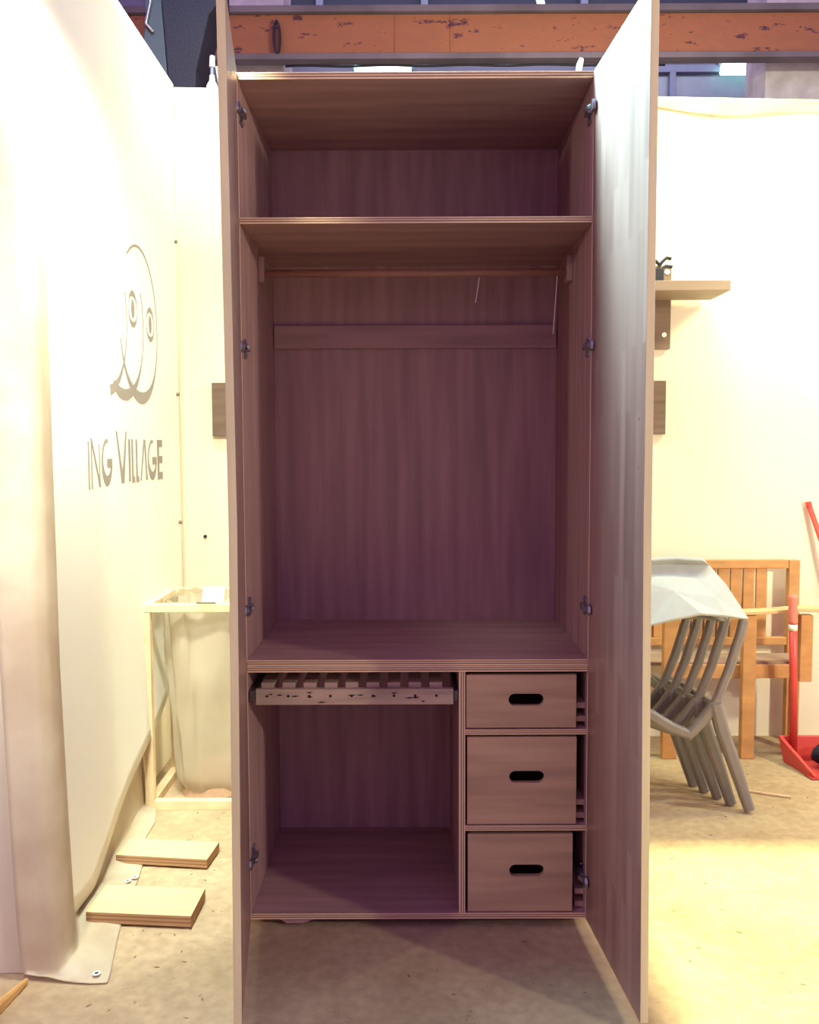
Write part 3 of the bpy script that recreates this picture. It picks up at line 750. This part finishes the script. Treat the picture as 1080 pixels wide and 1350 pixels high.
# ------------------------------------------------------------------ stacked grey chairs
def mkchair(dx, dy, dz, lb, first):
    t = thing('stacking_chair', (1.55+dx, .95+dy, dz), lb, 'chair', 'stacked grey plastic chairs')
    def q(p, e=0): return (p[0]+dx, p[1]+dy, p[2]+dz-e)
    k = 1.0
    m = MB()
    # faceted shell
    V = {n: m.bm.verts.new(q(p, 0 if first else .02)) for n, p in dict(
        a=(1.30, 1.02, .935), b=(1.42, 1.03, .955), c=(1.57, 1.04, .962), d=(1.690, 1.03, .955), 
        e=(1.735, .96, .885), f=(1.805, .90, .757), g=(1.70, .865, .778), h=(1.600, .835, .790), i=(1.50, .845, .768), j=(1.39, .865, .735),
        k=(1.22, .90, .74), l=(1.20, .98, .86), m=(1.52, .93, .862), n=(1.68, .92, .842), 
        b2=(1.40, .985, .985), c2=(1.54, .99, .992), d2=(1.655, .985, .984)).items()}
    for f in ('abml', 'bcm', 'cdnm', 'den', 'efn', 'fgn', 'ghmn', 'hijm', 'jklm'):
        m.face([V[x] for x in f.replace(' ', '')])
    m.face([V['b'], V['b2'], V['c2'], V['c']]); m.face([V['c'], V['c2'], V['d2'], V['d']]); m.face([V['a'], V['b2'], V['b']])
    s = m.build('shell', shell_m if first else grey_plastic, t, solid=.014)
    bmod = s.modifiers.new('bevel', 'BEVEL'); bmod.width = .004; bmod.segments = 2; bmod.limit_method = 'ANGLE'; bmod.angle_limit = math.radians(50)
    def bar(name, pts, sc, sq):
        m = MB(); m.tube([q(p) for p in pts], sc, sq=sq); m.build(name, grey_plastic, t, .003)
    bar('back_strut', [(1.790, .905, .755), (1.775, .90, .70), (1.73, .89, .56), (1.682, .88, .445), (1.67, .88, .42)], [1, 1, 1, .9, 1], (.036, .03))
    bar('back_strut', [(1.38, .905, .745), (1.36, .90, .62), (1.335, .89, .45), (1.33, .88, .42)], [1, 1, .9, 1], (.036, .03))
    bar('seat_frame', [(1.675, .88, .425), (1.63, .88, .365), (1.575, .88, .305), (1.50, .88, .335), (1.42, .88, .385), (1.33, .88, .42)], [1, .95, 1, 1, 1, 1], (.045, .035))
    bar('leg', [(1.675, .88, .43), (1.70, .875, .33), (1.755, .86, .17), (1.806, .845, .012)], [1, 1.05, .95, .8], (.05, .045))
    bar('leg', [(1.33, .88, .42), (1.30, .875, .33), (1.25, .86, .17), (1.20, .845, .012)], [1, 1.05, .95, .8], (.05, .045))
    bar('seat_frame', [(1.67, .90, .42), (1.62, 1.10, .44), (1.60, 1.25, .43)], [1, 1, 1], (.03, .03))
for i, (a, lb) in enumerate((((0, 0, 0), 'front grey faceted plastic chair with bright top shell, nearest the camera'),
        ((-.045, .075, -.006), 'second grey plastic chair nested behind the front one'),
        ((-.075, .145, -.008), 'third grey plastic chair in the nested stack, its strut catching light'),
        ((-.105, .215, -.009), 'fourth grey plastic chair in the nested stack, in shadow'),
        ((-.130, .285, -.010), 'rearmost grey plastic chair of the nested stack, nearest the bench'))):
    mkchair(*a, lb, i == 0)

# ------------------------------------------------------------------ dustpan, brush, broom
g = thing('dustpan', (2.3, 1.35, 0), 'red long-handled dustpan standing at right edge of the floor', 'dustpan')
pf = [(2.20, 1.19, .004), (2.62, 1.19, .004), (2.60, 1.41, .004), (2.19, 1.41, .004)]
m = MB(); m.hexa(pf+[(x, y, z+.006) for x, y, z in pf]); m.build('pan_floor', red, g, .002)
m = MB(); m.hexa([(2.215, 1.19, .0), (2.227, 1.19, 0), (2.190, 1.42, 0), (2.175, 1.42, 0), (2.212, 1.19, .02), (2.226, 1.19, .02), (2.176, 1.44, .115), (2.158, 1.44, .115)]); m.build('side_wall', red, g, .003)
m = MB(); m.hexa([(2.175, 1.412, .0), (2.60, 1.412, 0), (2.60, 1.424, 0), (2.175, 1.424, 0), (2.158, 1.432, .118), (2.62, 1.432, .118), (2.62, 1.446, .118), (2.158, 1.446, .118)]); m.build('back_wall', red, g, .003)
m = MB(); m.hexa([(2.60, 1.19, .0), (2.61, 1.19, 0), (2.60, 1.42, 0), (2.59, 1.42, 0), (2.60, 1.19, .02), (2.62, 1.19, .02), (2.64, 1.44, .115), (2.62, 1.44, .115)]); m.build('side_wall', red, g, .003)
m = MB(); m.tube([(2.215, 1.415, .05), (2.205, 1.41, .40), (2.195, 1.405, .64)], .0175, 12); h = m.build('handle', red, g, smooth=True)
m = MB(); m.tube([(2.1965, 1.405, .610), (2.195, 1.405, .638)], .0187, 12); tag(m.build('handle_band', white_plastic, h, smooth=True), 'white band')
m = MB(); m.tube([(2.195-.0004*k, 1.405, .64+.013*k) for k in range(11)], [.0205 if k % 2 else .019 for k in range(11)], 12); m.build('grip', noisy('worn_salmon_grip', (.75, .22, .15, 1), .05, (9, 9, 9), .5), h, smooth=True)
g = thing('brush', (2.36, 1.31, .02), 'black bristled brush lying in the red dustpan', 'brush')
m = MB()
def br(u, v):
    a = u*2*math.pi; r = math.sin(v*math.pi)
    return (2.385+.125*r*math.cos(a)*(1+.08*math.sin(a*9)), 1.305+.085*r*math.sin(a), .070-.05*math.cos(v*math.pi)+.01*math.sin(a*14)*r)
m.grid(br, 40, 12); m.build('bristles', noisy('black_bristle', (.02, .02, .03, 1), .5, (60, 60, 60), .9, .8), g)
m = MB(); m.tube([(2.30, 1.24, .10), (2.38, 1.27, .13), (2.50, 1.33, .17)], 1, sq=(.03, .03)); m.build('brush_handle', plain('pink_grey_plastic', (.45, .3, .3, 1), .5), g)
g = thing('broom', (2.62, 1.7, 0), 'red broom pole leaning on back wall at right edge', 'broom')
m = MB(); m.tube([(2.74, 1.60, .08), (2.415, 1.775, 1.145)], .0125, 12); m.build('pole', noisy('faded_red_pole', (.62, .06, .045, 1), .05, (9, 9, 9), .5), g, smooth=True)
m = MB(); m.tube([(2.416, 1.775, 1.14), (2.411, 1.778, 1.165)], .014, 12); m.build('pole_cap', red, g)
bx('broom_head', black, g, 2.66, 2.95, 1.57, 1.63, 0, .09)
